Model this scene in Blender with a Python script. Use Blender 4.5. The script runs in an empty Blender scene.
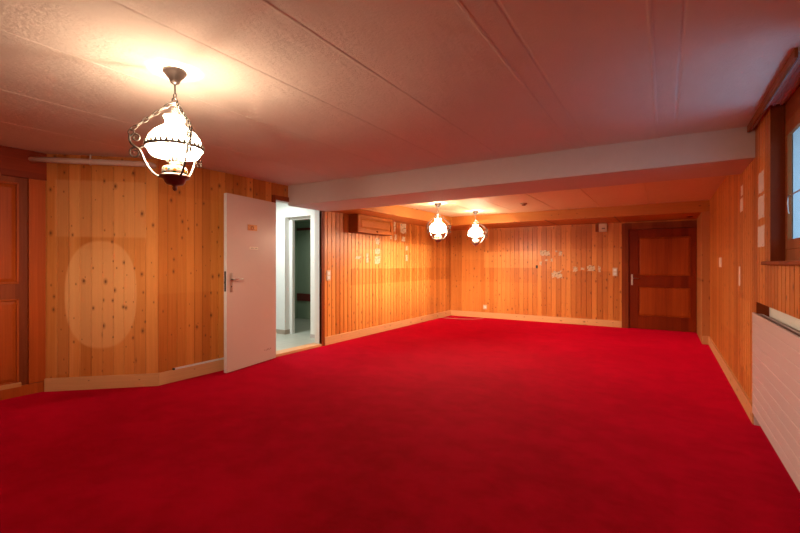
import bpy, bmesh, math, random
from mathutils import Vector, Matrix
random.seed(7)
C = bpy.context.scene.collection
sc = bpy.context.scene
PI = math.pi

# ------------------------------------------------------------------ camera
TH = math.atan(264 / 420)                      # camera yaw to the left of the room's long axis
cam = bpy.data.objects.new('camera', bpy.data.cameras.new('camera'))
C.objects.link(cam)
cam.location = (0, 0, 1.2)
cam.rotation_euler = (PI / 2, 0, TH)
cam.data.sensor_width = 36
cam.data.lens = 36 * 420 / 800
cam.data.shift_y = -(266.5 - 264) / 800
cam.data.clip_start = 0.02
sc.camera = cam

# ------------------------------------------------------------------ world, daylight, exposure
sc.view_settings.view_transform = 'Standard'
sc.view_settings.look = 'None'
sc.view_settings.exposure = 0.0
sc.view_settings.gamma = 1.0
sc.view_settings.use_curve_mapping = False
LAMP = (1.0, 0.77, 0.53)
SHADE_STRENGTH = 13.0
SKIRT_T, DOME_T = 0.70, 0.27
BULB_W = (205.0, 195.0, 245.0)                     # nearest, middle, farthest lamp
w = bpy.data.worlds.new('sky'); sc.world = w; w.use_nodes = True
wn = w.node_tree.nodes; wl = w.node_tree.links
bg = wn['Background']
bg.inputs['Color'].default_value = (0.30, 0.62, 0.95, 1)
bg.inputs['Strength'].default_value = 2.7


def area(name, loc, target, sx, sy, power, col):
    d = bpy.data.lights.new(name, 'AREA'); d.shape = 'RECTANGLE'
    d.size = sx; d.size_y = sy; d.energy = power; d.color = col
    o = bpy.data.objects.new(name, d); C.objects.link(o)
    o.location = loc
    o.rotation_euler = (Vector(target) - Vector(loc)).to_track_quat('-Z', 'Y').to_euler()
    return o


# daylight thrown up from the bright ground outside the window
area('daylight', (1.6, 3.1, 0.25), (0.3, 3.15, 2.24), 1.0, 0.8, 15, (0.40, 0.62, 1.0))
# the hallway's own ceiling light
area('hall_light', (-5.25, 4.1, 2.28), (-5.25, 4.1, 0), 0.5, 0.5, 46, (0.92, 1.0, 0.97))
# added weak fill lamp that brightens the unlit room beyond the hallway
area('side_room_fill', (-6.0, 5.9, 2.0), (-5.6, 5.9, 0), 0.4, 0.4, 4.0, (0.95, 1.0, 0.95))


# ------------------------------------------------------------------ helpers
def prop(o, label=None, cat=None, group=None, kind=None):
    if label: o['label'] = label
    if cat: o['category'] = cat
    if group: o['group'] = group
    if kind: o['kind'] = kind
    return o


def empty(name, loc=(0, 0, 0), rz=0):
    o = bpy.data.objects.new(name, None); C.objects.link(o)
    o.empty_display_size = 0.1
    o.location = loc; o.rotation_euler = (0, 0, rz)
    return o


class MB:
    def __init__(s): s.bm = bmesh.new()

    def box(s, a, b, bev=0, mi=0):
        a, b = [min(p, q) for p, q in zip(a, b)], [max(p, q) for p, q in zip(a, b)]
        r = bmesh.ops.create_cube(s.bm, size=1)
        vs = r['verts']
        for v in vs:
            v.co = Vector([(a[i] + b[i]) / 2 + v.co[i] * (b[i] - a[i]) for i in range(3)])
        fs = set(f for v in vs for f in v.link_faces)
        for f in fs: f.material_index = mi
        if bev:
            es = list(set(e for v in vs for e in v.link_edges))
            q = bmesh.ops.bevel(s.bm, geom=es, offset=bev, segments=2, affect='EDGES', profile=0.6)
            for f in q['faces']: f.material_index = mi
        return s

    def hexa(s, p):
        """8 points: bottom ring of four, top ring of four"""
        v = [s.bm.verts.new(Vector(q)) for q in p]
        for f in ((3, 2, 1, 0), (4, 5, 6, 7), (0, 1, 5, 4), (1, 2, 6, 5), (2, 3, 7, 6), (3, 0, 4, 7)):
            s.bm.faces.new([v[i] for i in f])
        return s

    def prism(s, poly, a, b, axis='z'):
        """extrude a 2D polygon between a and b along an axis"""
        def P(q, t):
            return Vector((q[0], q[1], t)) if axis == 'z' else Vector((q[0], t, q[1])) if axis == 'y' else Vector((t, q[0], q[1]))
        lo = [s.bm.verts.new(P(q, a)) for q in poly]
        hi = [s.bm.verts.new(P(q, b)) for q in poly]
        n = len(poly)
        s.bm.faces.new(lo[::-1]); s.bm.faces.new(hi)
        for i in range(n):
            s.bm.faces.new((lo[i], lo[(i + 1) % n], hi[(i + 1) % n], hi[i]))
        return s

    def lathe(s, prof, c=(0, 0, 0), seg=32, mi=0, closed=False, mis=None, wob=None):
        rings = []
        for k, (r, z) in enumerate(prof):
            ring = []
            for i in range(seg):
                a = 2 * PI * i / seg
                rr = max(r, 1e-4)
                ring.append(s.bm.verts.new((c[0] + rr * math.cos(a), c[1] + rr * math.sin(a), c[2] + z)))
            rings.append(ring)
        n = len(rings)
        for k in range(n if closed else n - 1):
            A, B = rings[k], rings[(k + 1) % n]
            for i in range(seg):
                f = s.bm.faces.new((A[i], A[(i + 1) % seg], B[(i + 1) % seg], B[i]))
                f.smooth = True
                f.material_index = mis[k] if mis else mi
        if not closed:
            for ring, fl in ((rings[0], True), (rings[-1], False)):
                f = s.bm.faces.new(ring[::-1] if fl else ring); f.material_index = mi
        return s

    def tube(s, pts, r, seg=8, closed=False, mi=0, flat=1.0):
        pts = [Vector(p) for p in pts]; n = len(pts); rings = []
        rs = r if isinstance(r, (list, tuple)) else [r] * n
        up = None
        for i in range(n):
            if closed: t = pts[(i + 1) % n] - pts[i - 1]
            else: t = pts[min(i + 1, n - 1)] - pts[max(i - 1, 0)]
            t.normalize()
            if up is None:
                up = Vector((0, 0, 1)) if abs(t.z) < 0.9 else Vector((1, 0, 0))
            x = t.cross(up)
            if x.length < 1e-6: x = t.orthogonal()
            x.normalize(); up = x.cross(t).normalized()
            rings.append([s.bm.verts.new(pts[i] + rs[i] * (x * math.cos(2 * PI * k / seg) * flat + up * math.sin(2 * PI * k / seg))) for k in range(seg)])
        for i in range(n if closed else n - 1):
            A, B = rings[i], rings[(i + 1) % n]
            for k in range(seg):
                f = s.bm.faces.new((A[k], A[(k + 1) % seg], B[(k + 1) % seg], B[k])); f.smooth = True; f.material_index = mi
        if not closed:
            s.bm.faces.new(rings[0][::-1]); s.bm.faces.new(rings[-1])
        return s

    def build(s, name, mat, parent=None, loc=(0, 0, 0), rz=0, mats=None, wr=False):
        bmesh.ops.recalc_face_normals(s.bm, faces=s.bm.faces[:])
        me = bpy.data.meshes.new(name); s.bm.to_mesh(me); s.bm.free()
        for m in (mats or [mat]): me.materials.append(m)
        o = bpy.data.objects.new(name, me); C.objects.link(o)
        o.location = loc; o.rotation_euler = (0, 0, rz)
        if parent: o.parent = parent
        return o


# ------------------------------------------------------------------ materials
def lin(r, g, b):
    f = lambda c: (c / 255) / 12.92 if c / 255 <= 0.04045 else ((c / 255 + 0.055) / 1.055) ** 2.4
    return (f(r), f(g), f(b), 1)


class NT:
    def __init__(s, name):
        s.m = bpy.data.materials.new(name); s.m.use_nodes = True
        s.t = s.m.node_tree; s.n = s.t.nodes; s.l = s.t.links
        s.b = s.n['Principled BSDF']

    def new(s, typ, **kw):
        n = s.n.new(typ)
        for k, v in kw.items(): setattr(n, k, v)
        return n

    def put(s, sock, v):
        if isinstance(v, (int, float)): sock.default_value = v
        elif isinstance(v, (tuple, list)): sock.default_value = v
        else: s.l.new(v, sock)

    def math(s, op, a, b=0.0, c=0.0, clamp=False):
        n = s.new('ShaderNodeMath', operation=op, use_clamp=clamp)
        s.put(n.inputs[0], a); s.put(n.inputs[1], b); s.put(n.inputs[2], c)
        return n.outputs[0]

    def smooth(s, v, a, b, lo=0.0, hi=1.0):
        n = s.new('ShaderNodeMapRange', interpolation_type='SMOOTHSTEP')
        s.put(n.inputs['Value'], v)
        n.inputs['From Min'].default_value = a; n.inputs['From Max'].default_value = b
        n.inputs['To Min'].default_value = lo; n.inputs['To Max'].default_value = hi
        return n.outputs[0]

    def comb(s, x, y, z):
        n = s.new('ShaderNodeCombineXYZ')
        for i, v in enumerate((x, y, z)): s.put(n.inputs[i], v)
        return n.outputs[0]

    def noise(s, vec, scale=1.0, detail=3.0, rough=0.5):
        n = s.new('ShaderNodeTexNoise')
        s.put(n.inputs['Vector'], vec)
        n.inputs['Scale'].default_value = scale; n.inputs['Detail'].default_value = detail
        n.inputs['Roughness'].default_value = rough
        return n.outputs['Fac']

    def mix(s, f, a, b, mode='MIX'):
        n = s.new('ShaderNodeMix', data_type='RGBA', blend_type=mode)
        s.put(n.inputs[0], f); s.put(n.inputs[6], a); s.put(n.inputs[7], b)
        return n.outputs[2]

    def xyz(s):
        t = s.new('ShaderNodeTexCoord'); q = s.new('ShaderNodeSeparateXYZ')
        s.l.new(t.outputs['Object'], q.inputs[0])
        s.vec = t.outputs['Object']
        return q.outputs[0], q.outputs[1], q.outputs[2]

    def bump(s, h, strength=0.3, dist=0.01):
        n = s.new('ShaderNodeBump')
        n.inputs['Strength'].default_value = strength; n.inputs['Distance'].default_value = dist
        s.put(n.inputs['Height'], h); s.l.new(n.outputs[0], s.b.inputs['Normal'])

    def out(s, col, rough=0.5, metal=0.0, spec=0.5):
        s.put(s.b.inputs['Base Color'], col); s.put(s.b.inputs['Roughness'], rough)
        s.b.inputs['Metallic'].default_value = metal
        s.b.inputs['Specular IOR Level'].default_value = spec
        return s.m


def plain(name, col, rough=0.5, metal=0.0, spec=0.5, var=0.06, scale=14.0):
    t = NT(name); t.xyz()
    f = t.noise(t.vec, scale, 3)
    dark = tuple(c * (1 - var) for c in col[:3]) + (1,)
    lite = tuple(min(1, c * (1 + var)) for c in col[:3]) + (1,)
    return t.out(t.mix(f, dark, lite), rough, metal, spec)


PW = 0.095                                     # plank width
PINE_D, PINE_L = (0.45, 0.128, 0.020, 1), (0.75, 0.285, 0.062, 1)
BLEACH = (0.84, 0.38, 0.10, 1)


def pine(name, rects=(), ovals=(), along='z', planks=True, dark=PINE_D, light=PINE_L, knots=0.50, seed=0.0, rough=0.42, pale=BLEACH):
    """knotty pine boards; rects (u0,u1,z0,z1,amount) are places where the wood kept another tone"""
    t = NT(name); x, y, z = t.xyz()
    if along == 'z': u, g = x, z
    elif along == 'x': u, g = z, x
    else: u, g = z, y
    pid = t.math('FLOOR', t.math('DIVIDE', t.math('ADD', u, 50 * PW), PW)) if planks else 3.0
    wn_ = t.new('ShaderNodeTexWhiteNoise', noise_dimensions='1D'); t.put(wn_.inputs['W'], t.math('ADD', pid, seed) if planks else 3.0 + seed)
    r = wn_.outputs['Value']
    gv = t.comb(t.math('MULTIPLY', u, 60.0), t.math('MULTIPLY', g, 1.6), t.math('MULTIPLY', r, 31.0))
    grain = t.noise(gv, 1.0, 4, 0.55)
    tone = t.math('ADD', t.math('MULTIPLY', grain, 0.75), t.math('MULTIPLY', t.math('SUBTRACT', r, 0.5), 0.80), clamp=True)
    col = t.mix(tone, dark, light)
    # knots
    v = t.new('ShaderNodeTexVoronoi', voronoi_dimensions='2D')
    kv = t.comb(t.math('MULTIPLY', u, 11.5), t.math('ADD', t.math('MULTIPLY', g, 7.0), t.math('MULTIPLY', r, 13.0)), 0.0)
    t.put(v.inputs['Vector'], kv); v.inputs['Scale'].default_value = 1.0
    sp = t.new('ShaderNodeSeparateColor'); t.l.new(v.outputs['Color'], sp.inputs[0])
    on = t.math('GREATER_THAN', sp.outputs[0], knots)
    size = t.math('MULTIPLY_ADD', t.math('POWER', sp.outputs[1], 2.0), 0.085, 0.03)
    k = t.math('DIVIDE', v.outputs['Distance'], size)
    kn = t.math('MULTIPLY', t.smooth(k, 0.55, 1.25, 1.0, 0.0), on)
    halo = t.math('MULTIPLY', t.smooth(k, 0.9, 3.0, 0.45, 0.0), on)
    # tones left by what once hung on the wall
    mtot = None
    for (a, b, c, d, amt) in rects:
        mu = t.math('MULTIPLY', t.smooth(u, a - .012, a + .012), t.smooth(u, b - .012, b + .012, 1, 0))
        mz = t.math('MULTIPLY', t.smooth(g, c - .012, c + .012), t.smooth(g, d - .012, d + .012, 1, 0))
        mm = t.math('MULTIPLY', t.math('MULTIPLY', mu, mz), amt)
        mtot = mm if mtot is None else t.math('ADD', mtot, mm)
    for (cu, cz, ru, rz_, amt) in ovals:
        e1 = t.math('POWER', t.math('ABSOLUTE', t.math('DIVIDE', t.math('SUBTRACT', u, cu), ru)), 2.4)
        e2 = t.math('POWER', t.math('ABSOLUTE', t.math('DIVIDE', t.math('SUBTRACT', g, cz), rz_)), 2.4)
        mm = t.math('MULTIPLY', t.smooth(t.math('ADD', e1, e2), 0.93, 1.07, 1, 0), amt)
        mtot = mm if mtot is None else t.math('ADD', mtot, mm)
    if mtot is not None:
        pos = t.math('MAXIMUM', mtot, 0.0); neg = t.math('MAXIMUM', t.math('MULTIPLY', mtot, -1.0), 0.0)
        col = t.mix(pos, col, pale)
        col = t.mix(neg, col, (0.26, 0.075, 0.012, 1))
    col = t.mix(halo, col, (0.20, 0.055, 0.012, 1))
    col = t.mix(t.math('MULTIPLY', kn, 0.8), col, (0.12, 0.032, 0.01, 1))
    t.bump(grain, 0.12, 0.002)
    return t.out(col, rough, 0, 0.35)


def redwood(name, along='z', dark=(0.12, 0.010, 0.0015, 1), light=(0.32, 0.038, 0.004, 1), rough=0.45, width=0.11, seed=0.0):
    t = NT(name); x, y, z = t.xyz()
    if along == 'z':
        u = t.math('ADD', x, t.math('MULTIPLY', y, 1.0)); g = z
    elif along == 'x': u, g = t.math('ADD', z, y), x
    else: u, g = t.math('ADD', z, x), y
    pid = t.math('FLOOR', t.math('DIVIDE', t.math('ADD', u, 20), width))
    wn_ = t.new('ShaderNodeTexWhiteNoise', noise_dimensions='1D'); t.put(wn_.inputs['W'], t.math('ADD', pid, seed))
    r = wn_.outputs['Value']
    broad = t.noise(t.comb(t.math('MULTIPLY', u, 9.0), t.math('MULTIPLY', g, 0.7), seed), 1.0, 2)
    fine = t.noise(t.comb(t.math('MULTIPLY', u, 85.0), t.math('MULTIPLY', g, 2.2), t.math('MULTIPLY', r, 9.0)), 1.0, 4)
    f = t.math('ADD', t.math('MULTIPLY', fine, 0.45), t.math('MULTIPLY', broad, 0.5))
    f = t.math('ADD', f, t.math('MULTIPLY', t.math('SUBTRACT', r, 0.5), 0.35), clamp=True)
    t.bump(fine, 0.1, 0.002)
    return t.out(t.mix(f, dark, light), rough, 0, 0.12)


def carpet():
    t = NT('red_carpet'); x, y, z = t.xyz()
    a = t.noise(t.vec, 1.3, 4, 0.6); b = t.noise(t.vec, 420.0, 2); c = t.noise(t.vec, 6.0, 4, 0.65)
    f = t.math('ADD', t.math('MULTIPLY', a, 0.5), t.math('MULTIPLY', c, 0.5))
    f = t.smooth(f, 0.38, 0.62)
    col = t.mix(f, (0.225, 0.0003, 0.006, 1), (0.355, 0.0006, 0.013, 1))
    t.bump(t.math('ADD', b, t.math('MULTIPLY', c, 2.0)), 0.45, 0.006)
    m = t.out(col, 0.95, 0, 0.05)
    t.b.inputs['Sheen Weight'].default_value = 1.0
    t.b.inputs['Sheen Roughness'].default_value = 0.35
    t.b.inputs['Sheen Tint'].default_value = (1.0, 0.002, 0.05, 1)
    return m


def plaster(name, col, bump=0.5, scale=1.0, rough=0.85):
    t = NT(name); x, y, z = t.xyz()
    v = t.comb(t.math('MULTIPLY', x, 14.0), t.math('MULTIPLY', y, 5.0), t.math('MULTIPLY', z, 14.0))
    a = t.noise(v, 1.0 * scale, 6, 0.65); b = t.noise(t.vec, 55.0 * scale, 5, 0.7)
    h = t.math('ADD', t.math('MULTIPLY', a, 1.2), t.math('MULTIPLY', b, 0.55))
    t.bump(h, bump, 0.012)
    d = tuple(c * 0.92 for c in col[:3]) + (1,)
    return t.out(t.mix(a, d, col), rough, 0, 0.2)


def glass():
    t = NT('window_glass')
    tr = t.new('ShaderNodeBsdfTransparent'); gl = t.new('ShaderNodeBsdfGlossy'); mx = t.new('ShaderNodeMixShader')
    gl.inputs['Roughness'].default_value = 0.02
    mx.inputs[0].default_value = 0.06
    t.l.new(tr.outputs[0], mx.inputs[1]); t.l.new(gl.outputs[0], mx.inputs[2])
    t.l.new(mx.outputs[0], t.n['Material Output'].inputs['Surface'])
    return t.m


def opal():
    t = NT('lit_opal_glass'); t.out((0.9, 0.88, 0.82, 1), 0.25, 0, 0.5)
    t.b.inputs['Emission Color'].default_value = LAMP + (1,)
    t.b.inputs['Emission Strength'].default_value = SHADE_STRENGTH
    # made-up transmission by height aims the bulb light: dome low, skirt high
    x, y, z = t.xyz()
    f = t.smooth(z, -.425, -.385, SKIRT_T, DOME_T)
    tr = t.new('ShaderNodeBsdfTransparent'); mx = t.new('ShaderNodeMixShader')
    t.put(mx.inputs[0], f); t.l.new(t.b.outputs[0], mx.inputs[1]); t.l.new(tr.outputs[0], mx.inputs[2])
    t.l.new(mx.outputs[0], t.n['Material Output'].inputs['Surface'])
    return t.m


def painted_font():
    """white glazed bowl with orange and blue flowers"""
    t = NT('painted_ceramic'); x, y, z = t.xyz()
    ang = t.math('ARCTAN2', y, x)
    v = t.new('ShaderNodeTexVoronoi', voronoi_dimensions='2D'); v.inputs['Scale'].default_value = 1.0
    t.put(v.inputs['Vector'], t.comb(t.math('MULTIPLY', ang, 2.6), t.math('MULTIPLY', z, 42.0), 0.0))
    sp = t.new('ShaderNodeSeparateColor'); t.l.new(v.outputs['Color'], sp.inputs[0])
    dot = t.smooth(v.outputs['Distance'], 0.30, 0.36, 1, 0)
    c1 = t.mix(t.math('GREATER_THAN', sp.outputs[0], 0.45), (0.02, 0.10, 0.16, 1), (0.75, 0.16, 0.01, 1))
    c1 = t.mix(t.math('GREATER_THAN', sp.outputs[1], 0.75), c1, (0.05, 0.18, 0.05, 1))
    band = t.math('MULTIPLY', t.smooth(z, -.562, -.556), t.smooth(z, -.528, -.522, 1, 0))
    return t.out(t.mix(t.math('MULTIPLY', dot, band), (0.55, 0.50, 0.44, 1), c1), 0.2, 0, 0.5)


def scrap_mat(name='torn_paper', col=(0.60, 0.46, 0.32, 1), lo=0.50):
    t = NT(name); t.xyz()
    f = t.noise(t.vec, 24.0, 3, 0.7)
    return t.out(t.mix(t.smooth(f, lo, lo + .16), col, (0.10, 0.035, 0.02, 1)), 0.9, 0, 0.1)


def tile():
    t = NT('hall_tiles'); x, y, z = t.xyz()
    br = t.new('ShaderNodeTexBrick'); t.put(br.inputs['Vector'], t.vec)
    br.offset = 0; br.inputs['Scale'].default_value = 1.0
    br.inputs['Brick Width'].default_value = 0.30; br.inputs['Row Height'].default_value = 0.30
    br.inputs['Mortar Size'].default_value = 0.004
    br.inputs['Color1'].default_value = (0.50, 0.50, 0.42, 1); br.inputs['Color2'].default_value = (0.46, 0.47, 0.40, 1)
    br.inputs['Mortar'].default_value = (0.35, 0.34, 0.30, 1)
    return t.out(br.outputs['Color'], 0.35, 0, 0.4)


M_carpet = carpet()
M_ceil = plaster('painted_concrete', (0.76, 0.64, 0.57, 1), 0.5)
M_beam = plaster('painted_beam', (0.70, 0.59, 0.57, 1), 0.12)
M_white = plaster('white_plaster', (0.84, 0.86, 0.83, 1), 0.08)
M_pale = plain('far_ceiling_board', (0.78, 0.57, 0.38, 1), 0.6)
M_base = pine('pine_baseboard', along='x', planks=False, dark=(0.56, 0.28, 0.12, 1), light=(0.76, 0.42, 0.20, 1), knots=0.6, seed=4)
M_soff = pine('pine_soffit_long', along='x', planks=False, dark=(0.50, 0.17, 0.028, 1), light=(0.66, 0.26, 0.05, 1), knots=0.82, seed=9)
M_soffy = pine('pine_soffit_side', along='y', planks=False, dark=(0.50, 0.17, 0.028, 1), light=(0.66, 0.26, 0.05, 1), knots=0.82, seed=11)
M_post = pine('pine_post', along='z', planks=False, dark=(0.45, 0.17, 0.05, 1), light=(0.62, 0.28, 0.10, 1), knots=0.6, seed=2)
M_red = redwood('dark_red_wood')
M_redx = redwood('dark_red_wood_cross', along='x', seed=3)
M_redy = redwood('dark_red_wood_side', along='y', seed=5)
M_frame = redwood('brown_frame', dark=(0.14, 0.022, 0.006, 1), light=(0.32, 0.068, 0.017, 1), seed=8)
M_win = redwood('window_wood', dark=(0.20, 0.045, 0.010, 1), light=(0.38, 0.11, 0.03, 1), seed=6)
M_panel = redwood('larch_panel', dark=(0.17, 0.017, 0.002, 1), light=(0.52, 0.10, 0.014, 1), seed=12, width=0.13)
M_cab = redwood('honey_oak', along='y', dark=(0.34, 0.085, 0.010, 1), light=(0.52, 0.16, 0.024, 1), seed=2)
M_cabd = redwood('honey_oak_shaded', along='z', dark=(0.20, 0.04, 0.006, 1), light=(0.32, 0.08, 0.014, 1), seed=2)  # darker copy of the cabinet wood, shade put into the body's colour
M_door = plain('pale_pink_lacquer', (0.58, 0.40, 0.35, 1), 0.35, var=0.03, scale=3)
M_edge = plain('white_door_edge', (0.72, 0.72, 0.74, 1), 0.4)
M_rad = plain('radiator_enamel', (0.68, 0.60, 0.62, 1), 0.35, var=0.02)
M_plate = plain('cream_plastic', (0.62, 0.48, 0.35, 1), 0.4, var=0.02)
M_steel = plain('brushed_steel', (0.60, 0.57, 0.54, 1), 0.3, 1.0)
M_dark = plain('dark_metal', (0.03, 0.028, 0.027, 1), 0.4, 0.6)
M_iron = plain('aged_iron', (0.085, 0.07, 0.06, 1), 0.42, 0.55, var=0.25, scale=60)
M_canopy = plain('dark_bronze', (0.030, 0.019, 0.016, 1), 0.35, 0.3, var=0.2, scale=50)
M_brass = plain('dark_brass', (0.26, 0.17, 0.15, 1), 0.28, 0.7, var=0.2, scale=50)
M_pipe = plain('pipe_paint', (0.70, 0.56, 0.50, 1), 0.5)
M_black = plain('dark_opening', (0.015, 0.012, 0.01, 1), 0.8)
M_sign = plain('bronze_plaque', (0.50, 0.16, 0.03, 1), 0.35, 0.3, var=0.5, scale=60)
M_label = plain('cream_label', (0.85, 0.74, 0.60, 1), 0.6, var=0.03)
M_ink = plain('printed_ink', (0.22, 0.14, 0.11, 1), 0.7)
M_glass = glass()
M_opal = opal()
M_opalin = plain('opal_glass_inside', (0.85, 0.82, 0.75, 1), 0.3)
M_font = painted_font()
M_paper = scrap_mat()
M_paper2 = scrap_mat('pale_torn_paper', (0.82, 0.70, 0.64, 1), 0.60)
M_tile = tile()
M_green = plain('dark_green_paint', (0.32, 0.40, 0.29, 1), 0.6, var=0.04)
M_band = plain('dark_red_band', (0.16, 0.015, 0.012, 1), 0.5)
M_dirt = plain('scuff_mark', (0.24, 0.10, 0.08, 1), 0.9)
M_grass = plain('bush_leaves', (0.03, 0.06, 0.03, 1), 0.8, var=0.4)
M_ground = plain('outside_paving', (0.55, 0.56, 0.55, 1), 0.9)
M_cable = plain('white_cable', (0.66, 0.50, 0.36, 1), 0.5)
M_wool = plain('bracket_paint', (0.66, 0.55, 0.50, 1), 0.5)

# ------------------------------------------------------------------ the shell
XL, XR, YF = -4.235, 0.58, 8.95
ZC, ZF, ZS = 2.24, 2.16, 1.985                # near ceiling, far ceiling, underside of soffit and beam
YB, XC = -2.2, -4.97                          # wall behind the camera, wall with the built-in door
T = 0.12


def planked(mb, u0, u1, z0, z1, thick=T, back=True):
    """tongue-and-groove boards on a backing, room side at local y=0"""
    g = 0.0055
    k = math.floor(u0 / PW + 1e-6)
    while k * PW < u1 - 1e-6:
        a, b = max(u0, k * PW + g), min(u1, (k + 1) * PW - g)
        if b - a > 0.004:
            mb.box((a, 0, z0), (b, 0.012, z1))
        k += 1
    if back: mb.box((u0, 0.009, z0), (u1, thick, z1))


def struct(o, label, cat): return prop(o, label, cat, kind='structure')


# floor, ceilings
m = MB(); m.prism([(XC - .12, YB - .1), (XR + .1, YB - .1), (XR + .1, YF + .1), (XL - .105, YF + .1), (XL - .105, 2.2), (XL - .16, 2.26), (XC - .12, 1.75)], -.08, 0)
struct(m.build('floor', M_carpet), 'worn bright red carpet covering the whole room floor', 'floor')

m = MB(); prof = []
ridge = {-3.35: 1, -2.5: 1, -1.84: -1, -1.34: 1, -0.69: 1, -0.56: -1, -0.05: 1, 0.07: -1, -4.1: 1}
xs = [XC - .1]
prof = [(XC - .1, ZC)]
for x in sorted(ridge):
    d = ridge[x]
    prof += [(x - .012, ZC), (x - .004, ZC - .0028 * d), (x + .006, ZC - .0024 * d), (x + .012, ZC)]
prof += [(XR + .3, ZC), (XR + .3, ZC + .12), (XC - .1, ZC + .12)]
m.prism(prof, YB - .1, 4.4, axis='y')
struct(m.build('ceiling', M_ceil), 'rough off-white concrete ceiling with board-joint ridges', 'ceiling')
m = MB()
prof = [(XL - .1, ZF)]
for x in (-3.35, -2.88, -2.30, -1.60, -0.9, -0.2):
    prof += [(x - .005, ZF), (x - .003, ZF + .006), (x + .003, ZF + .006), (x + .005, ZF)]
prof += [(XR + .1, ZF), (XR + .1, ZF + .2), (XL - .1, ZF + .2)]
m.prism(prof, 4.4, YF + .1, axis='y')
struct(m.build('ceiling', M_pale), 'pale board ceiling of the far part beyond the beam', 'ceiling')
# beam, slightly out of square like the photo's
m = MB(); m.hexa([(XL, 3.94, 1.975), (XR, 4.09, 2.0), (XR, 4.78, 2.0), (XL, 4.68, 1.975),
                  (XL, 3.94, ZC + .05), (XR, 4.09, ZC + .05), (XR, 4.78, ZC + .05), (XL, 4.68, ZC + .05)])
struct(m.build('trim_1', M_beam), 'wide pale painted ceiling beam crossing the room', 'beam')
# soffits of the far part
m = MB(); m.box((XL + .001, 4.66, ZS), (-3.665, YF, ZF + .02))
struct(m.build('trim_2', M_soffy), 'boxed pine soffit along the left wall above the small cabinet', 'soffit')
m = MB(); m.box((-3.665, 7.80, ZS), (XR, YF, ZF + .02))
struct(m.build('trim_3', M_soff), 'boxed pine soffit along the far wall above the red-brown door', 'soffit')

# left wall with the doorway
Y0 = 2.24
u = lambda y: y - Y0
rectL = [(u(5.24), u(8.0), 1.12, 1.60, .30), (u(6.2), u(6.88), 1.12, 1.62, .28), (u(5.29), u(6.14), 1.13, 1.45, .25),
         (u(5.24), u(8.9), .14, .86, .22), (u(8.0), u(8.9), 1.12, 1.6, .12), (u(5.24), u(8.9), .86, 1.12, -.10),
         (u(2.24), u(2.95), .9, 1.9, .10)]
m = MB()
planked(m, 0, u(3.72), 0, ZC + .05); planked(m, u(3.72), u(4.575), 2.03, ZC + .05); planked(m, u(4.575), u(YF) + .1, 0, ZC + .05)
struct(m.build('wall_left', pine('pine_wall_left', rectL, seed=1), loc=(XL, Y0, 0), rz=PI / 2),
       'knotty pine plank wall with the open doorway', 'wall')
# angled wall
BAY = Vector((0.765, 0.73, 0)); LB = BAY.length; BA = math.atan2(BAY.y, BAY.x); BAY.normalize()
bay0 = Vector((-5.0, 1.51, 0))
rectB = [(.17, .95, 1.46, 2.0, .30), (.34, .95, 1.34, 1.45, -.06), (.17, .33, .15, 1.46, .10)]
m = MB(); planked(m, -.12, LB + .0, 0, ZC + .05)
struct(m.build('wall_angled', pine('pine_wall_angled', rectB, [(.56, .906, .31, .516, .50)], seed=17, dark=(.48, .150, .03, 1), light=(.76, .31, .085, 1), pale=(0.82, 0.46, 0.20, 1)), loc=bay0, rz=BA),
       'short angled pine wall with a pale oval mark', 'wall')
# far wall
uf = lambda x: x - XL
rectF = [(uf(-3.41), uf(-2.25), 1.12, 1.47, .38), (uf(-4.2), uf(-2.2), 1.30, 1.5, .10), (uf(-1.9), uf(-.7), 1.06, 1.5, .14),
         (uf(-2.18), uf(-.7), .14, 1.06, -.14), (uf(-4.2), uf(-2.25), .14, .8, .10), (uf(-2.05), uf(-1.85), 1.1, 1.3, .2)]
m = MB()
planked(m, -.1, uf(-.66), 0, 2.3); planked(m, uf(-.66), uf(.58), 1.92, 2.3); planked(m, uf(.56), uf(.68), 0, 2.3)
struct(m.build('wall_far', pine('pine_wall_far', rectF, seed=31), loc=(XL, YF, 0)), 'far pine plank wall with torn paper scraps', 'wall')
# right wall: window opening and radiator niche
RY = 9.05
ur = lambda y: RY - y
rectR = [(ur(6.3), ur(5.1), .5, 1.36, .18), (ur(4.84), ur(4.32), .3, .9, .35), (ur(5.0), ur(4.6), .95, 1.75, .16), (ur(7.6), ur(6.4), .9, 1.9, .08),
         (ur(4.05), ur(3.6), 1.28, 1.9, .10)]
YN0, YN1, YW0, YW1 = 1.9, 4.065, 2.5, 3.57    # niche ends, window ends
m = MB()
planked(m, 0, ur(YN1), 0, ZC + .05, .085); planked(m, ur(YN1), ur(YW1), .92, ZC + .05, .085)
planked(m, ur(YW1), ur(YW0), .92, 1.195, .085); planked(m, ur(YW0), ur(YN0), .92, ZC + .05, .085)
planked(m, ur(YN0), ur(YB - .1), 0, ZC + .05, .085)
struct(m.build('wall_right', pine('pine_wall_right', rectR, seed=53), loc=(XR, RY, 0), rz=-PI / 2), 'pine plank wall with the window and the radiator', 'wall')
m = MB(); m.box((.655, YN0 - .05, -.05), (.69, YN1 + .05, 1.0))
struct(m.build('wall_niche', M_white), 'white plastered back of the radiator niche', 'wall')
# nib beside the far door
m = MB(); m.box((.482, 7.75, 0), (XR, YF - .032, ZS), .003)
struct(m.build('trim_4', M_post), 'pale knotty pine post right of the red-brown door', 'post')
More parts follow.
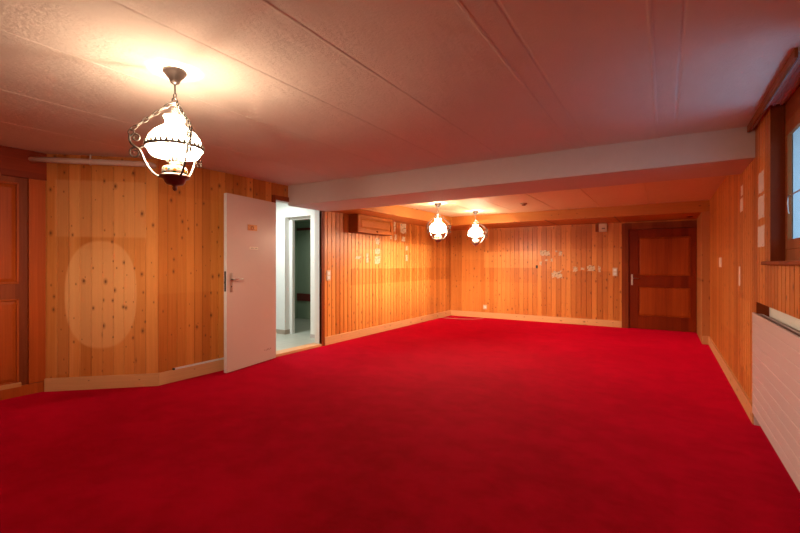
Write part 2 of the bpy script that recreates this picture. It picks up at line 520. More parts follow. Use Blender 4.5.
# wall with the built-in door, and the wall behind the camera
mc = pine('pine_wall_near', seed=71)
m = MB(); planked(m, 0, .55 - YB + .1, 0, ZC + .1)
struct(m.build('wall_side', mc, loc=(XC, YB - .1, 0), rz=PI / 2), 'pine plank wall left of the camera', 'wall')
m = MB(); m.box((XC - .12, .5, 0), (XC - .06, 1.66, ZC + .1))
struct(m.build('wall_recess', M_redy), 'dark wood backing behind the built-in door', 'wall')
m = MB(); planked(m, 0, XR - XC + .4, 0, ZC + .1)
struct(m.build('wall_back', mc, loc=(XR + .2, YB, 0), rz=PI), 'pine plank wall behind the camera', 'wall')


# baseboards
def baseboard(name, p, q, label, h=.122, t=.02, mat=None):
    p = Vector((p[0], p[1], 0)); q = Vector((q[0], q[1], 0)); d = q - p; L = d.length
    m = MB(); m.box((0, -t, 0), (L, .004, h), .003)
    o = m.build(name, mat or M_base, loc=p, rz=math.atan2(d.y, d.x))
    return struct(o, label, 'baseboard')


n2 = Vector((BAY.y, -BAY.x, 0))
baseboard('baseboard_angled', bay0 + BAY * .09, bay0 + BAY * (LB + .008), 'pale pine baseboard under the oval mark')
baseboard('baseboard_left', (XL, 2.24), (XL, 3.66), 'pale pine baseboard between angled wall and open door')
baseboard('baseboard_left_far', (XL, 4.64), (XL, YF), 'pale pine baseboard along left wall beyond the doorway')
baseboard('baseboard_far', (XL, YF), (-.675, YF), 'pale pine baseboard under the far wall')
baseboard('baseboard_right', (XR, 7.75), (XR, YN1 + .002), 'pale pine baseboard along right wall up to radiator')
baseboard('baseboard_post', (.484, 7.75), (XR, 7.75), 'short pine baseboard at foot of the post', t=.014)

# ------------------------------------------------------------------ doors
# doorway casing (dark red wood) and the open pale door
d1 = empty('door_1', (XL, 3.70, 0))
prop(d1, 'pale pink door standing open against the left wall', 'door', kind='structure')
m = MB()
m.box((-.035, .875, 0), (.016, .935, 2.085), .003)       # right jamb and casing
m.box((-.035, -.03, 0), (.016, .02, 2.085), .003)        # left jamb
m.box((-.035, .02, 2.025), (.016, .875, 2.085), .003)    # head
cas = m.build('door_frame', M_frame, d1)
prop(cas, 'dark red-brown wooden door casing')
m = MB(); m.box((-.012, .872, .93), (.006, .8755, 1.13)); m.box((-.006, .869, .97), (0, .8725, 1.00)); m.box((-.006, .869, 1.03), (0, .8725, 1.08))
m.build('strike_plate', M_dark, cas)
m = MB(); m.box((-.125, .874, 0), (-.035, .90, 2.06)); m.box((-.125, -.01, 0), (-.035, .02, 2.06)); m.box((-.125, .02, 2.025), (-.035, .874, 2.06))
rv = m.build('reveal', M_white, d1); prop(rv, 'white plastered reveal of the doorway')
m = MB(); m.box((-.16, .0, .0), (.012, .9, .035), .004)
th = m.build('threshold', M_base, d1); prop(th, 'pale wooden threshold')
# leaf: local x from hinge (0) to the free edge, local y towards room
P = Vector((-4.166, 3.672, 0)); Q = Vector((-4.029, 2.867, 0)); dv = Q - P; Lf = .86
rz = math.atan2(dv.y, dv.x)
leaf_e = empty('leaf', (P.x - d1.location.x, P.y - d1.location.y, 0), rz); leaf_e.parent = d1
m = MB(); m.box((0, -.04, .012), (.8165, 0, 1.975), .002)
lf = m.build('door_leaf', M_door, d1, loc=leaf_e.location, rz=rz)
bpy.data.objects.remove(leaf_e)
# local +y of leaf: rotate; the face towards the room must be at local +y (checked below)
m = MB(); m.box((.8165, -.0395, .014), (.8185, -.0005, 1.973)); eg = m.build('edge_strip', M_edge, lf); prop(eg, 'white lipping on the free edge')
m = MB(); m.box((.8183, -.032, .90), (.8195, -.010, 1.12)); m.box((.8183, -.026, .985), (.828, -.014, 1.01)); m.build('lock_plate', M_dark, lf)
XH = .8165 - .061
m = MB(); m.box((XH - .018, 0, .895), (XH + .018, .008, 1.105), .003); hp = m.build('handle_plate', M_steel, lf)
m = MB(); m.tube([(XH, .006, 1.03), (XH, .045, 1.03), (XH - .012, .052, 1.03), (XH - .13, .052, 1.032)], .0085); m.build('lever', M_steel, hp)
m = MB(); m.tube([(XH, .008, .95), (XH, .0095, .95)], .008, 10); m.build('keyhole', M_dark, hp)
m = MB(); m.box((.8165 - .471, 0, 1.59), (.8165 - .315, .004, 1.66), .001); pq = m.build('plaque', M_sign, lf); prop(pq, 'small bronze picture plaque')
m = MB(); m.tube([(.8165 - .39 + .022 * math.cos(a), .0045, 1.622 + .018 * math.sin(a)) for a in [i * PI / 6 for i in range(12)]], .004, 6, True)
m.box((.8165 - .44, .0035, 1.603), (.8165 - .34, .0055, 1.609)); m.build('relief', M_frame, pq)
m = MB(); m.box((.8165 - .489, 0, 1.372), (.8165 - .346, .002, 1.402)); lb = m.build('name_label', M_label, lf); prop(lb, 'narrow cream label strip')
m = MB()
for i in range(9):
    x0 = .8165 - .475 + i * .0125
    if i == 4: continue
    m.box((x0, .0018, 1.381), (x0 + .009, .0026, 1.390))
m.build('print', M_ink, lb)
m = MB()
for (a, b) in ((.20, .21), (.165, .175), (.14, .15), (.125, .132), (.10, .112), (.15, .157)):
    z = .145 + random.uniform(-.012, .012)
    m.prism([(a, z), (b, z - .004), (b + .003, z + .012), (a + .004, z + .014)], 0, .0006, 'y')
m.build('scuffs', M_dirt, lf)
m = MB()
for z in (.25, 1.72): m.tube([(-.006, -.012, z), (-.006, -.012, z + .09)], .008, 10)
m.build('hinges', M_steel, lf)


def panel_door(root, W, H, panels, mats, knob=None, th=.04):
    """a framed two-panel door in the local plane y=0 (room at -y), u from 0 to W"""
    m = MB(); us = sorted(panels)
    u0, u1 = panels[0][0], panels[0][1]
    m.box((0, -.02, 0), (u0, .02, H), .002); m.box((u1, -.02, 0), (W, .02, H), .002)
    zs = sorted([0, H] + [p[2] for p in panels] + [p[3] for p in panels])
    for a, b in zip(zs[::2], zs[1::2]):
        m.box((u0 - .002, -.0195, a), (u1 + .002, .0195, b), .002)
    fr = m.build('leaf_frame', mats[0], root)
    for (a, b, c, d) in panels:
        m = MB()
        m.box((a - .005, -.002, c - .005), (b + .005, .012, d + .005))
        i = .05
        m.hexa([(a + .012, -.002, c + .012), (b - .012, -.002, c + .012), (b - .012, -.002, d - .012), (a + .012, -.002, d - .012),
                (a + i, -.014, c + i), (b - i, -.014, c + i), (b - i, -.014, d - i), (a + i, -.014, d - i)])
        m.build('panel', mats[1], root)
        m = MB()
        for (p, q) in (((a, c), (b, c + .018)), ((a, d - .018), (b, d)), ((a, c), (a + .018, d)), ((b - .018, c), (b, d))):
            m.box((p[0], -.025, p[1]), (q[0], -.004, q[1]), .004)
        m.build('moulding', mats[2], root)
    return fr


# far door
d2 = empty('door_2', (-.56, YF, 0))
prop(d2, 'closed red-brown two-panel door at the end of the far wall', 'door', kind='structure')
m = MB()
m.box((-.115, -.03, 0), (0, .06, 1.96), .003); m.box((1.054, -.03, 0), (1.12, .06, 1.96), .003); m.box((0, -.03, 1.845), (1.054, .06, 1.96), .003)
m.build('door_frame', M_frame, d2)
m = MB(); m.box((-.11, .06, 0), (1.095, .09, 1.955)); m.build('leak_blocker', M_frame, d2)  # unseen sheet behind the door, added to block sky light at its gaps
dl = empty('door_leaf', (0.004, .012, .008)); dl.parent = d2
fr = panel_door(dl, 1.046, 1.83, [(.14, .965, .965, 1.695), (.14, .965, .225, .785)], (M_red, M_panel, M_red))
m = MB(); m.box((.14, -.024, .825), (.965, -.016, .84)); m.box((.14, -.024, .91), (.965, -.016, .925)); m.build('rail_bead', M_red, dl)
m = MB(); m.box((.035, -.026, .80), (.065, -.018, 1.0), .002); hp = m.build('handle_plate', M_steel, dl)
m = MB(); m.tube([(.05, -.024, .93), (.05, -.065, .93), (.065, -.068, .93), (.165, -.068, .925)], .008); m.build('lever', M_steel, hp)

# built-in door at the left edge of the picture, room on +x
d3 = empty('door_3', (XC, 0.55, 0), PI / 2)
prop(d3, 'built-in panelled dark wood door at the left edge', 'door', kind='structure')
m = MB(); m.box((.90, -.035, .10), (1.025, .08, 1.99), .003); m.build('casing', M_panel, d3)
m = MB(); m.box((-.05, -.045, 1.985), (1.03, .08, ZC + .01), .003); m.build('header', M_redx, d3)
m = MB(); m.box((-.05, -.03, 0), (1.02, .08, .095), .003); m.build('plinth', M_base if False else M_panel, d3)
m = MB(); m.box((.862, -.008, .095), (.90, .08, 1.99), .002); m.build('jamb', M_frame, d3)
dl = empty('door_leaf', (0, .005, .10)); dl.parent = d3
panel_door(dl, .862, 1.885, [(.09, .836, .92, 1.835), (.09, .836, .02, .785)], (M_frame, M_panel, M_panel))
m = MB(); m.box((0, -.04, -.012), (.85, -.012, .028), .006); lg = m.build('ledge', M_post, dl); prop(lg, 'pale bottom ledge moulding')

# ------------------------------------------------------------------ window and what is outside
w1 = empty('window_1', (.652, YW1, 1.215), -PI / 2)      # local x runs towards the camera, y outwards
prop(w1, 'wooden casement window at the right edge with daylight outside', 'window', kind='structure')
W = YW1 - YW0; HW = .875
m = MB(); m.box((0, 0, -.02), (.035, .02, HW), .003); m.box((W - .035, 0, -.02), (W, .02, HW), .003)
m.box((.035, 0, HW - .04), (W - .035, .02, HW), .003); m.box((.035, 0, -.02), (W - .035, .02, .075), .003)
m.build('window_frame', M_win, w1)
for k in range(1):
    a, b = .035, W - .035
    m = MB()
    m.box((a + .003, -.004, .075), (a + .048, .018, HW - .042), .003); m.box((b - .048, -.004, .075), (b - .003, .018, HW - .042), .003)
    m.box((a + .048, -.004, .075), (b - .048, .018, .135), .003); m.box((a + .048, -.004, HW - .09), (b - .048, .018, HW - .042), .003)
    s_ = m.build('sash', M_win, w1)
    m = MB(); m.box((a + .04, .003, .13), (b - .04, .007, HW - .085)); m.build('pane', M_glass, s_)
    m = MB(); m.box((a + .048, -.001, .40), (b - .048, .003, .408)); m.build('glazing_bar', M_steel, s_)
    if k == 0:
        m = MB(); m.tube([(a + .065, -.004, .405), (a + .065, -.006, .36), (a + .067, -.004, .31), (a + .085, -.003, .295)], .003); m.build('stay', M_steel, s_)
# wood over the window and the outside faces of the reveal
m = MB(); m.box((0, 0, HW), (W, .14, ZC - 1.19), .002); m.build('head_board', M_frame, w1)
m = MB(); m.box((-.004, -.07, 0), (.004, 0, ZC - 1.22), .001); m.build('reveal_board', M_frame, w1)
m = MB(); m.box((-.055, -.11, -.022), (W + .03, .01, 0.002), .006); m.build('window_sill', M_frame, w1)
# outside
m = MB(); m.box((.85, -6, -.35), (14, 40, -.3)); struct(m.build('outside_ground', M_ground), 'pale paving outside the window', 'ground')
m = MB(); m.box((.69, -3, -.3), (.88, YW0 - .03, 2.5)); m.box((.69, YW1 - .005, -.3), (.88, 9.2, 2.5))
m.box((.69, YW0 - .03, -.3), (.88, YW1 - .005, 1.17)); m.box((.69, YW0 - .03, 2.13), (.88, YW1 - .005, 2.5))
struct(m.build('wall_outside', M_white), 'white plastered outer wall and window reveal', 'wall')

# ------------------------------------------------------------------ hallway
m = MB(); m.box((-8, 2.6, -.08), (XL - .108, 8, 0.012)); struct(m.build('floor', M_tile), 'pale greenish tile floor of the hallway', 'floor')
m = MB(); m.box((-8, 2.6, 2.32), (XL - .125, 8, 2.42)); struct(m.build('ceiling', M_white), 'white ceiling of the hallway', 'ceiling')
HX0, HX1, HY = -5.42, -4.83, 4.97
m = MB()
m.box((-8, HY, 0), (HX0, HY + .14, 2.34)); m.box((HX1, HY, 0), (XL - .12, HY + .14, 2.34)); m.box((HX0, HY, 1.985), (HX1, HY + .14, 2.34))
struct(m.build('wall_hall', M_white), 'white hallway wall with a second doorway', 'wall')
m = MB(); m.box((-8, 2.6, 0), (-7.9, 8, 2.34)); m.box((-8, 2.5, 0), (XL - .12, 2.6, 2.34))
struct(m.build('wall_hall_end', M_white), 'white end walls of the hallway', 'wall')
m = MB(); m.box((-8, HY - .012, 0), (HX0, HY + .001, .085)); m.box((HX0 - .001, HY - .012, 0), (HX0 + .012, HY + .14, .085))
struct(m.build('baseboard_hall', plain('hall_skirting', (.42, .34, .27, 1), .5)), 'grey-brown skirting of the hallway', 'baseboard')
m = MB(); m.box((HX1 + .0, HY - .012, 0), (XL - .13, HY + .001, .07))
struct(m.build('baseboard_hall_right', plain('hall_skirting_light', (.52, .47, .45, 1), .5)), 'pale skirting right of the hallway doorway', 'baseboard')
d4 = empty('door_4', (HX0, HY + .1, 0))
prop(d4, 'pale frame of the hallway doorway into a dark room', 'door', kind='structure')
m = MB(); m.box((.0, 0, 0), (.07, .06, 1.985), .003); m.box((.07, 0, 1.945), (HX1 - HX0, .06, 1.985), .003); m.build('door_frame', M_white, d4)
# the dark green room behind
m = MB(); m.box((-7.2, 6.6, 0), (-4.5, 6.7, 2.3)); m.box((-4.75, HY + .14, 0), (-4.65, 6.6, 2.3)); m.box((-6.9, HY + .14, 0), (-6.8, 6.6, 2.3)); m.box((-7.2, HY + .14, 2.1), (-4.5, 6.7, 2.3))
struct(m.build('wall_dark_room', M_green), 'dark green walls of the unlit room beyond the hallway', 'wall')
m = MB(); m.box((-6.8, 6.575, .40), (-4.76, 6.6, .56), .004)
struct(m.build('trim_5', M_band), 'dark red rail on the green wall of the unlit room', 'rail')
m = MB(); m.box((-6.8, 6.575, 1.93), (-4.76, 6.6, 1.98), .004)
struct(m.build('trim_6', M_band), 'thin dark red rail near ceiling of the unlit room', 'rail')
m = MB(); m.box((-6.8, HY + .145, .002), (-4.75, 6.6, .006)); struct(m.build('floor', M_green), 'dark green floor of the unlit room', 'floor')

# ------------------------------------------------------------------ hanging lamps
ARM0 = TH + math.radians(198)


def bulb(root, watts, z):
    ld = bpy.data.lights.new('bulb', 'POINT'); ld.energy = watts; ld.color = LAMP; ld.shadow_soft_size = .02
    lo = bpy.data.objects.new('bulb', ld); C.objects.link(lo); lo.parent = root
    lo.location = (0, 0, z)


def make_lamp():
    root = empty('pendant_lamp')
    m = MB(); m.lathe([(.004, 0), (.056, 0), (.059, -.006), (.059, -.014), (.050, -.020), (.047, -.029), (.033, -.042), (.025, -.056), (.022, -.066), (.009, -.073), (.004, -.075)], seg=36)
    m.build('canopy', M_canopy, root)
    m = MB(); m.tube([(0, 0, -.070), (0, 0, -.122)], .005)
    ring = [(.012 * math.cos(a), 0, -.135 + .017 * math.sin(a)) for a in [i * PI / 8 for i in range(16)]]
    m.tube(ring, .0035, 6, True)
    m.tube([(0, .015 * math.cos(a), -.163 + .017 * math.sin(a)) for a in [i * PI / 8 for i in range(16)]], .0035, 6, True)
    m.tube([(.022 * math.cos(a), .022 * math.sin(a), -.178) for a in [i * PI / 10 for i in range(20)]], .004, 6, True)
    m.build('suspension_hook', M_iron, root)
    for k in range(3):
        a = ARM0 + k * 2 * PI / 3
        er = Vector((math.cos(a), math.sin(a), 0)); et = Vector((-math.sin(a), math.cos(a), 0)); ez = Vector((0, 0, 1))
        p0 = er * .022 + ez * -.178; p1 = er * .205 + ez * -.335
        dv = p1 - p0; L = dv.length; dv.normalize(); nrm = dv.cross(et)
        m = MB(); n = 7; pitch = L / n
        for i in range(n):
            c = p0 + dv * pitch * (i + .5); side = et if i % 2 else nrm
            hl = pitch * .62; hw = .0085
            pts = []
            for j in range(16):
                t = 2 * PI * j / 16
                pts.append(c + dv * hl * math.cos(t) + side * hw * math.sin(t))
            m.tube(pts, .0030, 6, True)
        m.build('chain', M_iron, root)
        m = MB()
        R = lambda r, z: er * r + ez * z
        loop = [R(.205 + .014 * math.cos(t), -.350 + .014 * math.sin(t)) for t in [i * PI / 7 for i in range(14)]]
        m.tube(loop, .0035, 6, True)
        arm = [(.212, -.362), (.213, -.385), (.206, -.406), (.188, -.422), (.168, -.436), (.156, -.460), (.143, -.495), (.120, -.535), (.096, -.562), (.066, -.575)]
        sm = []
        for i in range(len(arm) - 1):
            P0, P1, P2, P3 = (Vector(arm[max(i - 1, 0)]), Vector(arm[i]), Vector(arm[i + 1]), Vector(arm[min(i + 2, len(arm) - 1)]))
            for q in range(4):
                t = q / 4
                v = .5 * ((2 * P1) + (P2 - P0) * t + (2 * P0 - 5 * P1 + 4 * P2 - P3) * t * t + (3 * P1 - P0 - 3 * P2 + P3) * t ** 3)
                sm.append(R(v.x, v.y))
        sm.append(R(*arm[-1]))
        m.tube(sm, .0058, 8)
        ar = m.build('arm', M_iron, root)
        for (cr, cz, r0, st, turn, sg) in ((.184, -.376, .024, .2, 1.35, 1), (.187, -.456, .030, 1.9, 1.4, -1)):
            m = MB(); pts = []; rr = []
            for i in range(30):
                f = i / 29; t = st + sg * f * turn * 2 * PI; r = r0 * (1 - .78 * f)
                pts.append(R(cr + r * math.cos(t), cz + r * math.sin(t))); rr.append(.0048 - .0012 * f)
            m.tube(pts, rr, 6); m.build('scroll', M_iron, ar)
    # ring with a crenellated upper edge
    RR = .139
    m = MB(); m.lathe([(RR, -.424), (RR + .005, -.424), (RR + .005, -.408), (RR, -.408)], seg=48, closed=True)
    for i in range(32):
        a = 2 * PI * i / 32
        c = Vector(((RR + .0025) * math.cos(a), (RR + .0025) * math.sin(a), -.402)); tx = Vector((-math.sin(a), math.cos(a), 0)) * .007; rx = Vector((math.cos(a), math.sin(a), 0)) * .0025
        dz = Vector((0, 0, .007))
        m.hexa([c - tx - rx - dz, c + tx - rx - dz, c + tx + rx - dz, c - tx + rx - dz,
                c - tx * .6 - rx + dz, c + tx * .6 - rx + dz, c + tx * .6 + rx + dz, c - tx * .6 + rx + dz])
    for k in range(3):                                   # stubs that carry the ring on the arms
        a = ARM0 + k * 2 * PI / 3; e = Vector((math.cos(a), math.sin(a), 0))
        m.tube([e * (RR + .003) + Vector((0, 0, -.416)), e * .176 + Vector((0, 0, -.430))], .004, 6)
    m.build('gallery_ring', M_iron, root)
    # shade: lit opal glass, open at neck and rim
    out = [(.056, -.249), (.053, -.256), (.047, -.272), (.047, -.288), (.056, -.299), (.076, -.313), (.103, -.334), (.124, -.362), (.134, -.393), (.134, -.416), (.127, -.440), (.116, -.458)]
    inn = [(r - .005, z - .002) for r, z in out[::-1]]
    m = MB(); m.lathe(out + inn, seg=48, closed=True)
    m.build('lamp_shade', None, root, mats=[M_opal])
    m = MB(); m.lathe([(.021, -.205), (.0225, -.205), (.0225, -.30), (.030, -.36), (.032, -.44), (.026, -.475), (.0245, -.475), (.030, -.44), (.028, -.36), (.021, -.30)], seg=24, closed=True)
    m.build('glass_chimney', M_glass, root)
    m = MB(); m.lathe([(.004, -.470), (.043, -.470), (.044, -.474), (.036, -.480), (.037, -.492), (.030, -.500), (.024, -.505), (.027, -.514), (.02, -.520), (.004, -.520)], seg=28)  # top disc widened to block bulb light and darken the floor below
    for i in range(12):
        a = 2 * PI * i / 12; c = (.037 * math.cos(a), .037 * math.sin(a), -.486)
        m.tube([(c[0], c[1], c[2] - .008), (c[0], c[1], c[2] + .008)], .006, 6)
    m.build('burner', M_steel, root)
    m = MB(); m.lathe([(.004, -.514), (.040, -.515), (.056, -.520), (.062, -.530), (.063, -.548), (.058, -.562), (.048, -.570), (.004, -.571)], seg=36)
    m.build('oil_font', M_font, root)
    m = MB(); m.lathe([(.004, -.560), (.070, -.562), (.074, -.570), (.070, -.578), (.055, -.584), (.050, -.600), (.040, -.612), (.018, -.616), (.010, -.622), (.013, -.632), (.009, -.642), (.002, -.646)], seg=32)
    m.build('brass_holder', M_brass, root)
    # the bulb inside the shade
    bulb(root, BULB_W[0], -.440)
    return root


lamp = make_lamp()
grp = 'oil-lamp style pendant lamps'
spots = [((-2.232, 1.271, ZC), 0, 'nearest oil-lamp pendant with lit white shade, hanging before the angled wall'),
         ((-3.02, 5.93, ZF), .25, 'middle pendant lamp just beyond the beam, left of the farthest one'),
         ((-2.89, 7.17, ZF), .55, 'farthest and smallest-looking pendant lamp, in front of the far wall')]
for i, (p, r, lab) in enumerate(spots):
    if i == 0: o = lamp
    else:
        o = lamp.copy(); C.objects.link(o)
        for ch in lamp.children:
            if ch.type == 'LIGHT': continue
            c = ch.copy(); C.objects.link(c); c.parent = o
            for g in ch.children:
                d = g.copy(); C.objects.link(d); d.parent = c
    if i: bulb(o, BULB_W[i], -.41)
    o.location = p; o.rotation_euler = (0, 0, r)
    prop(o, lab, 'lamp', grp)

# ------------------------------------------------------------------ wall cabinet
cb = empty('wall_cabinet', (XL, 5.2, 1.70))
prop(cb, 'small honey-coloured wooden cabinet hung high on left wall', 'cabinet')
D, W, H = .195, 1.0, .283
m = MB(); m.box((.0, 0, 0), (D - .02, .02, H), .002); m.box((0, W - .02, 0), (D - .02, W, H), .002)
m.box((0, .02, 0), (D - .02, W - .02, .02)); m.box((0, .02, H - .02), (D - .02, W - .02, H)); m.box((0, .02, .02), (.01, W - .02, H - .02))
m.build('body', M_cabd, cb)
fl = MB(); x0 = D - .02
fl.box((x0, 0.002, .002), (D, .075, H - .002), .002); fl.box((x0, W - .075, .002), (D, W - .002, H - .002), .002)
fl.box((x0, .075, .002), (D, W - .075, .062), .002); fl.box((x0, .075, H - .055), (D, W - .075, H - .002), .002)
fd = fl.build('flap_door', M_cab, cb)
m = MB(); m.box((x0, .07, .055), (x0 + .006, W - .07, H - .05))
m.hexa([(x0 + .006, .08, .066), (x0 + .006, W - .08, .066), (x0 + .006, W - .08, H - .06), (x0 + .006, .08, H - .06),
        (x0 + .015, .11, .096), (x0 + .015, W - .11, .096), (x0 + .015, W - .11, H - .09), (x0 + .015, .11, H - .09)])
m.build('flap_panel', M_cab, fd)
m = MB(); m.lathe([(.003, 0), (.008, 0), (.008, .01), (.015, .016), (.014, .024), (.003, .027)], seg=16)
kb = m.build('knob', M_frame, fd, loc=(D, W * .5, .035)); kb.rotation_euler = (0, PI / 2, 0)


# ------------------------------------------------------------------ switches, socket, small fittings
def switch(name, loc, rz, w, h, kind, label, cat):
    r = empty(name, loc, rz); prop(r, label, cat)
    m = MB(); m.box((-w / 2, -.012, 0), (w / 2, .0, h), .003); m.build('plate', M_plate, r)
    if kind == 'rocker':
        m = MB(); m.box((-w * .3, -.017, h * .56), (w * .3, -.011, h * .86), .002); m.build('rocker', M_edge, r)
        m = MB(); m.box((-w * .3, -.017, h * .14), (w * .3, -.011, h * .44), .002); m.build('rocker', M_edge, r)
    else:
        m = MB(); m.lathe([(.002, 0), (w * .32, 0), (w * .32, .003), (.002, .003)], seg=20)
        o = m.build('socket_face', M_edge, r, loc=(0, -.012, h / 2)); o.rotation_euler = (PI / 2, 0, 0)
        m = MB()
        for s in (-1, 0, 1): m.tube([(s * .012, -.0145, h / 2), (s * .012, -.0165, h / 2)], .003, 8)
        m.build('pin_holes', M_dark, r)
    return r


switch('light_switch', (XL, 4.725, .955), PI / 2, .085, .15, 'rocker', 'cream double light switch right of the open doorway', 'switch')
switch('light_switch', (-.79, YF, .97), 0, .085, .16, 'rocker', 'cream light switch left of the red-brown far door', 'switch')
switch('wall_socket', (-3.38, YF, .19), 0, .09, .10, 'socket', 'small cream wall socket low on the far wall', 'socket')
r = empty('junction_box', (-1.01, YF, 1.82)); prop(r, 'white junction box high on far wall under the soffit', 'box')
m = MB(); m.box((-.055, -.05, 0), (.085, 0, .155), .004); m.build('cover', M_plate, r)
m = MB(); m.box((-.115, -.045, .002), (-.056, 0, .153), .003); m.build('dark_flap', M_frame, r)
m = MB(); m.box((-.005, -.0515, .05), (.055, -.049, .075)); m.build('slot', M_ink, r)
r = empty('coat_hook', (-2.25, YF, 1.14)); prop(r, 'small dark hook on the far wall beside the scraps', 'hook')
m = MB(); m.box((-.02, -.008, -.03), (.02, 0, .03), .003); m.build('back_plate', M_dark, r)
m = MB(); m.tube([(0, -.006, .01), (0, -.04, .008), (0, -.055, .025)], .007); m.build('peg', M_dark, r)

r = empty('smoke_detector', (-1.88, 6.67, ZF)); prop(r, 'small round smoke detector on the far ceiling', 'detector')
m = MB(); m.lathe([(.004, 0), (.05, 0), (.05, -.015), (.042, -.022), (.004, -.022)], seg=24); m.build('base', M_plate, r)
m = MB(); m.lathe([(.004, -.02), (.03, -.02), (.028, -.034), (.004, -.036)], seg=24); m.build('sensor', M_frame, r)
r = empty('soffit_spot', (.36, 8.45, ZS)); prop(r, 'small dark recessed spot under the soffit above far door', 'spotlight')
m = MB(); m.lathe([(.03, 0), (.045, 0), (.045, -.008), (.03, -.01)], seg=24, closed=True); m.build('rim', M_dark, r)
m = MB(); m.lathe([(.002, -.001), (.03, -.001), (.03, -.004), (.002, -.004)], seg=24); m.build('lens', M_black, r)

# cable from the left baseboard along the floor
m = MB()
cp = [(XL + .02, 8.22, .12), (XL + .035, 8.24, .10), (XL + .06, 8.28, .03), (-4.09, 8.40, .005), (-3.95, 8.42, .005), (-3.75, 8.44, .005), (-3.50, 8.56, .005), (-3.38, 8.75, .005), (-3.38, 8.90, .005)]
m.tube(cp, .0035, 6)
prop(m.build('cable', M_cable), 'white cable drooping over the baseboard onto the carpet in the corner', 'cable')
# strip on top of the left baseboard
m = MB(); m.box((XL, 2.40, .1225), (XL + .022, 3.45, .14), .003); cs = m.build('cable_strip', M_edge)
prop(cs, 'thin white strip on top of baseboard behind the open door', 'strip')
m = MB(); m.box((XL + .001, 2.385, .1225), (XL + .023, 2.401, .141)); m.build('end_cap', M_dark, cs)

# pipe in front of the angled wall
pr = empty('heating_pipe', bay0 + Vector((0, 0, 2.165)), BA)
prop(pr, 'pale painted pipe under the ceiling along the angled wall', 'pipe')
m = MB(); pts = [(-.05, -.075, 0), (.4, -.075, 0), (.97, -.075, .0)]
for i in range(1, 8):
    t = i / 7 * PI / 2; pts.append((.97 + .05 * math.sin(t), -.025 - .05 * math.cos(t), 0))
pts.append((1.02, .0, 0))
m.tube(pts, .026, 14); m.build('tube', M_pipe, pr)
m = MB(); m.tube([(.50 + .029 * math.cos(t), -.075 * 1 + 0, .029 * math.sin(t)) if False else (.50, -.075 + .029 * math.cos(t), .029 * math.sin(t)) for t in [i * PI / 8 for i in range(16)]], .005, 6, True)
m.tube([(.50, -.075, .028), (.50, -.075, .0705)], .008, 8); m.build('pipe_clamp', M_wool, pr)

# ------------------------------------------------------------------ radiator
rd = empty('radiator', (XR, YN1 - .004, 0), -PI / 2)     # local x towards the camera, y outwards
prop(rd, 'long white flat-tube radiator under the window', 'radiator')
L = YN1 - YN0 - .1
m = MB(); n = 10; z0, z1 = .088, .842; hp_ = (z1 - z0) / n
for i in range(n):
    m.box((0, -.022, z0 + i * hp_ + .0022), (L, -.010, z0 + (i + 1) * hp_ - .0022), .0035)
m.box((.002, -.0195, z0 + .004), (L - .002, -.006, z1 - .004))
m.build('front_panel', M_rad, rd)
m = MB(); m.box((.01, .03, .10), (L - .01, .042, .83), .003); m.build('rear_panel', M_rad, rd)
for x0 in (.012, L - .05):
    m = MB(); m.box((x0, -.008, .10), (x0 + .038, .032, .832), .004); m.build('header_tube', M_rad, rd)
m = MB()
for i in range(60):
    x0 = .06 + i * (L - .12) / 60; m.box((x0, -.006, .12), (x0 + .002, .03, .82))
m.build('convector_fins', M_steel, rd)
for x0 in (.25, L - .25):
    for z in (.2, .6):
        m = MB(); m.box((x0, .04, z), (x0 + .03, .0735, z + .04)); m.build('wall_bracket', M_steel, rd)
m = MB(); m.box((XR - .012, YN1 - .012, 0), (.66, YN1 + .0005, .10), .002)
struct(m.build('trim_7', M_rad), 'pale foot block beside the radiator at niche edge', 'block')
m = MB(); m.box((XR + .004, YN1 - .006, .10), (.66, YN1 + .0005, .92), .001)
struct(m.build('trim_8', M_frame), 'brown board lining the radiator niche end', 'lining')

# ------------------------------------------------------------------ curtain rail on the ceiling before the window
cr = empty('curtain_rail', (.545, 4.08, ZC), -PI / 2)
prop(cr, 'wooden curtain rail board under ceiling above the window', 'curtain rail')
L = 1.36
m = MB(); m.box((0, -.014, -.048), (L, 0, 0), .002); m.build('valance', M_win, cr)
m = MB(); m.box((0, .0, -.022), (L, .032, 0), .001); m.box((.53, .032, -.022), (L, .107, 0), .001); m.build('rail_board', M_wool, cr)
for y in (.012, .05, .085):
    m = MB(); x0 = 0.01 if y < .03 else .535
    m.box((x0, y - .006, -.032), (L - .01, y - .002, -.022)); m.box((x0, y + .002, -.032), (L - .01, y + .006, -.022))
    m.build('track', M_edge, cr)


# ------------------------------------------------------------------ torn paper scraps left on the boards
def scrap(loc, rz, w, h, label, group, holes=0.25, n=7, mat=None):
    pts = []
    def edge(a, b):
        for i in range(n):
            t = i / n
            pts.append([a[0] + (b[0] - a[0]) * t, a[1] + (b[1] - a[1]) * t])
    edge((-w / 2, 0), (w / 2, 0)); edge((w / 2, 0), (w / 2, h)); edge((w / 2, h), (-w / 2, h)); edge((-w / 2, h), (-w / 2, 0))
    c = (0, h / 2)
    out = []
    for p in pts:
        k = 1 - random.uniform(0, holes) * (1 if random.random() < .6 else .2)
        out.append((c[0] + (p[0] - c[0]) * k, c[1] + (p[1] - c[1]) * k))
    m = MB(); m.prism(out, -.0016, .0, 'y')
    o = m.build('paper_scrap', mat or M_paper, loc=loc, rz=rz)
    return prop(o, label, 'paper scrap', group)


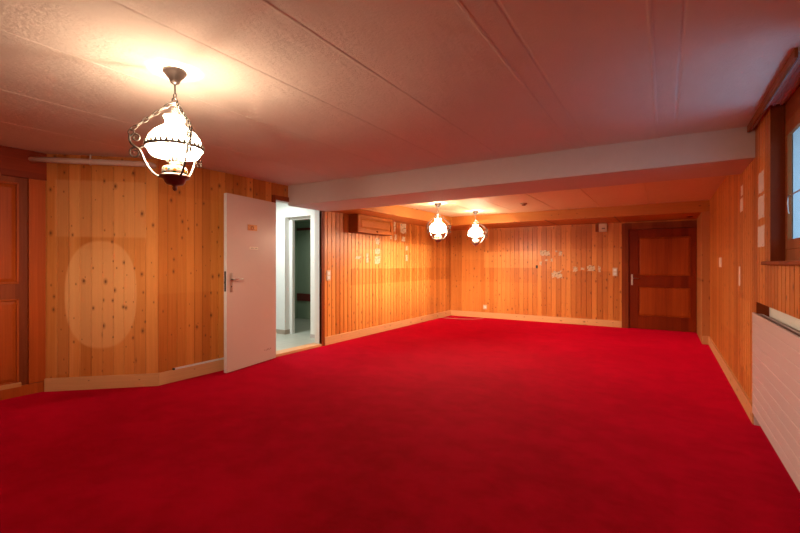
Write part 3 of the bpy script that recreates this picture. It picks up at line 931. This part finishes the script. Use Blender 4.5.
gl, gf, gr = 'torn paper scraps on the left wall', 'torn paper scraps on the far wall', 'torn paper scraps on the right wall'
for (y, z, w_, h_, lab) in [
    (6.55, 1.80, .07, .19, 'tall narrow paper scrap right beside the small wall cabinet'),
    (6.85, 1.78, .22, .20, 'largest paper scrap on left wall, right of the cabinet'),
    (6.43, 1.65, .06, .12, 'small scrap under the right end of the wall cabinet'),
    (6.58, 1.64, .08, .12, 'small scrap below the tall narrow scrap'),
    (6.86, 1.63, .13, .10, 'squarish scrap directly below the largest left wall scrap'),
    (6.00, 1.54, .12, .12, 'top scrap of the column below the wall cabinet'),
    (6.00, 1.37, .15, .11, 'middle scrap of the column below the wall cabinet'),
    (6.00, 1.20, .17, .14, 'bottom scrap of the column below the wall cabinet'),
    (5.70, 1.22, .07, .17, 'slim scrap left of the column below the cabinet'),
    (5.45, 1.28, .16, .05, 'faint wide scrap at left below the wall cabinet'),
    (6.98, 1.46, .08, .10, 'upper scrap of the pair near middle lamp on left wall'),
    (6.98, 1.25, .08, .13, 'lower scrap of the pair near middle lamp on left wall')]:
    scrap((XL, y, z), PI / 2, w_, h_, lab, gl, .35)
for (x, z, w_, h_, lab) in [
    (-2.08, 1.36, .22, .13, 'wide scrap at top left of the far wall group'),
    (-1.86, 1.44, .05, .04, 'tiny scrap right of the widest upper far wall scrap'),
    (-1.78, 1.36, .07, .11, 'narrow upright scrap at upper right of far wall group'),
    (-2.17, 1.17, .06, .09, 'small scrap just right of the dark hook'),
    (-2.06, 1.26, .06, .04, 'tiny scrap under the widest upper far wall scrap'),
    (-1.95, 1.24, .04, .08, 'thin scrap in the middle of far wall group'),
    (-1.85, .90, .22, .17, 'largest lowest scrap on the far wall'),
    (-1.50, 1.04, .09, .11, 'square scrap right of the far wall group'),
    (-1.36, 1.08, .08, .05, 'faint scrap between the square and the dark-edged scraps'),
    (-1.21, 1.06, .15, .12, 'dark-edged scrap on far wall nearest the light switch'),
    (-1.06, 1.04, .05, .13, 'thin upright scrap on far wall left of light switch')]:
    scrap((x, YF, z), 0, w_, h_, lab, gf, .5)
for (y, z, w_, h_, lab) in [
    (3.86, 1.70, .19, .15, 'topmost of three pale scraps beside the window'),
    (3.86, 1.52, .22, .16, 'middle of three pale scraps beside the window'),
    (3.86, 1.32, .24, .15, 'lowest of three pale scraps beside the window'),
    (4.72, 1.80, .10, .09, 'small scrap highest on the right wall before the beam'),
    (4.74, 1.66, .16, .12, 'wide scrap under the beam on the right wall'),
    (4.86, 1.00, .09, .18, 'upright pale scrap midway up right wall left of radiator'),
    (6.40, 1.16, .28, .12, 'farthest scrap on the right wall near the post')]:
    scrap((XR, y, z), -PI / 2, w_, h_, lab, gr, .12, mat=M_paper2)
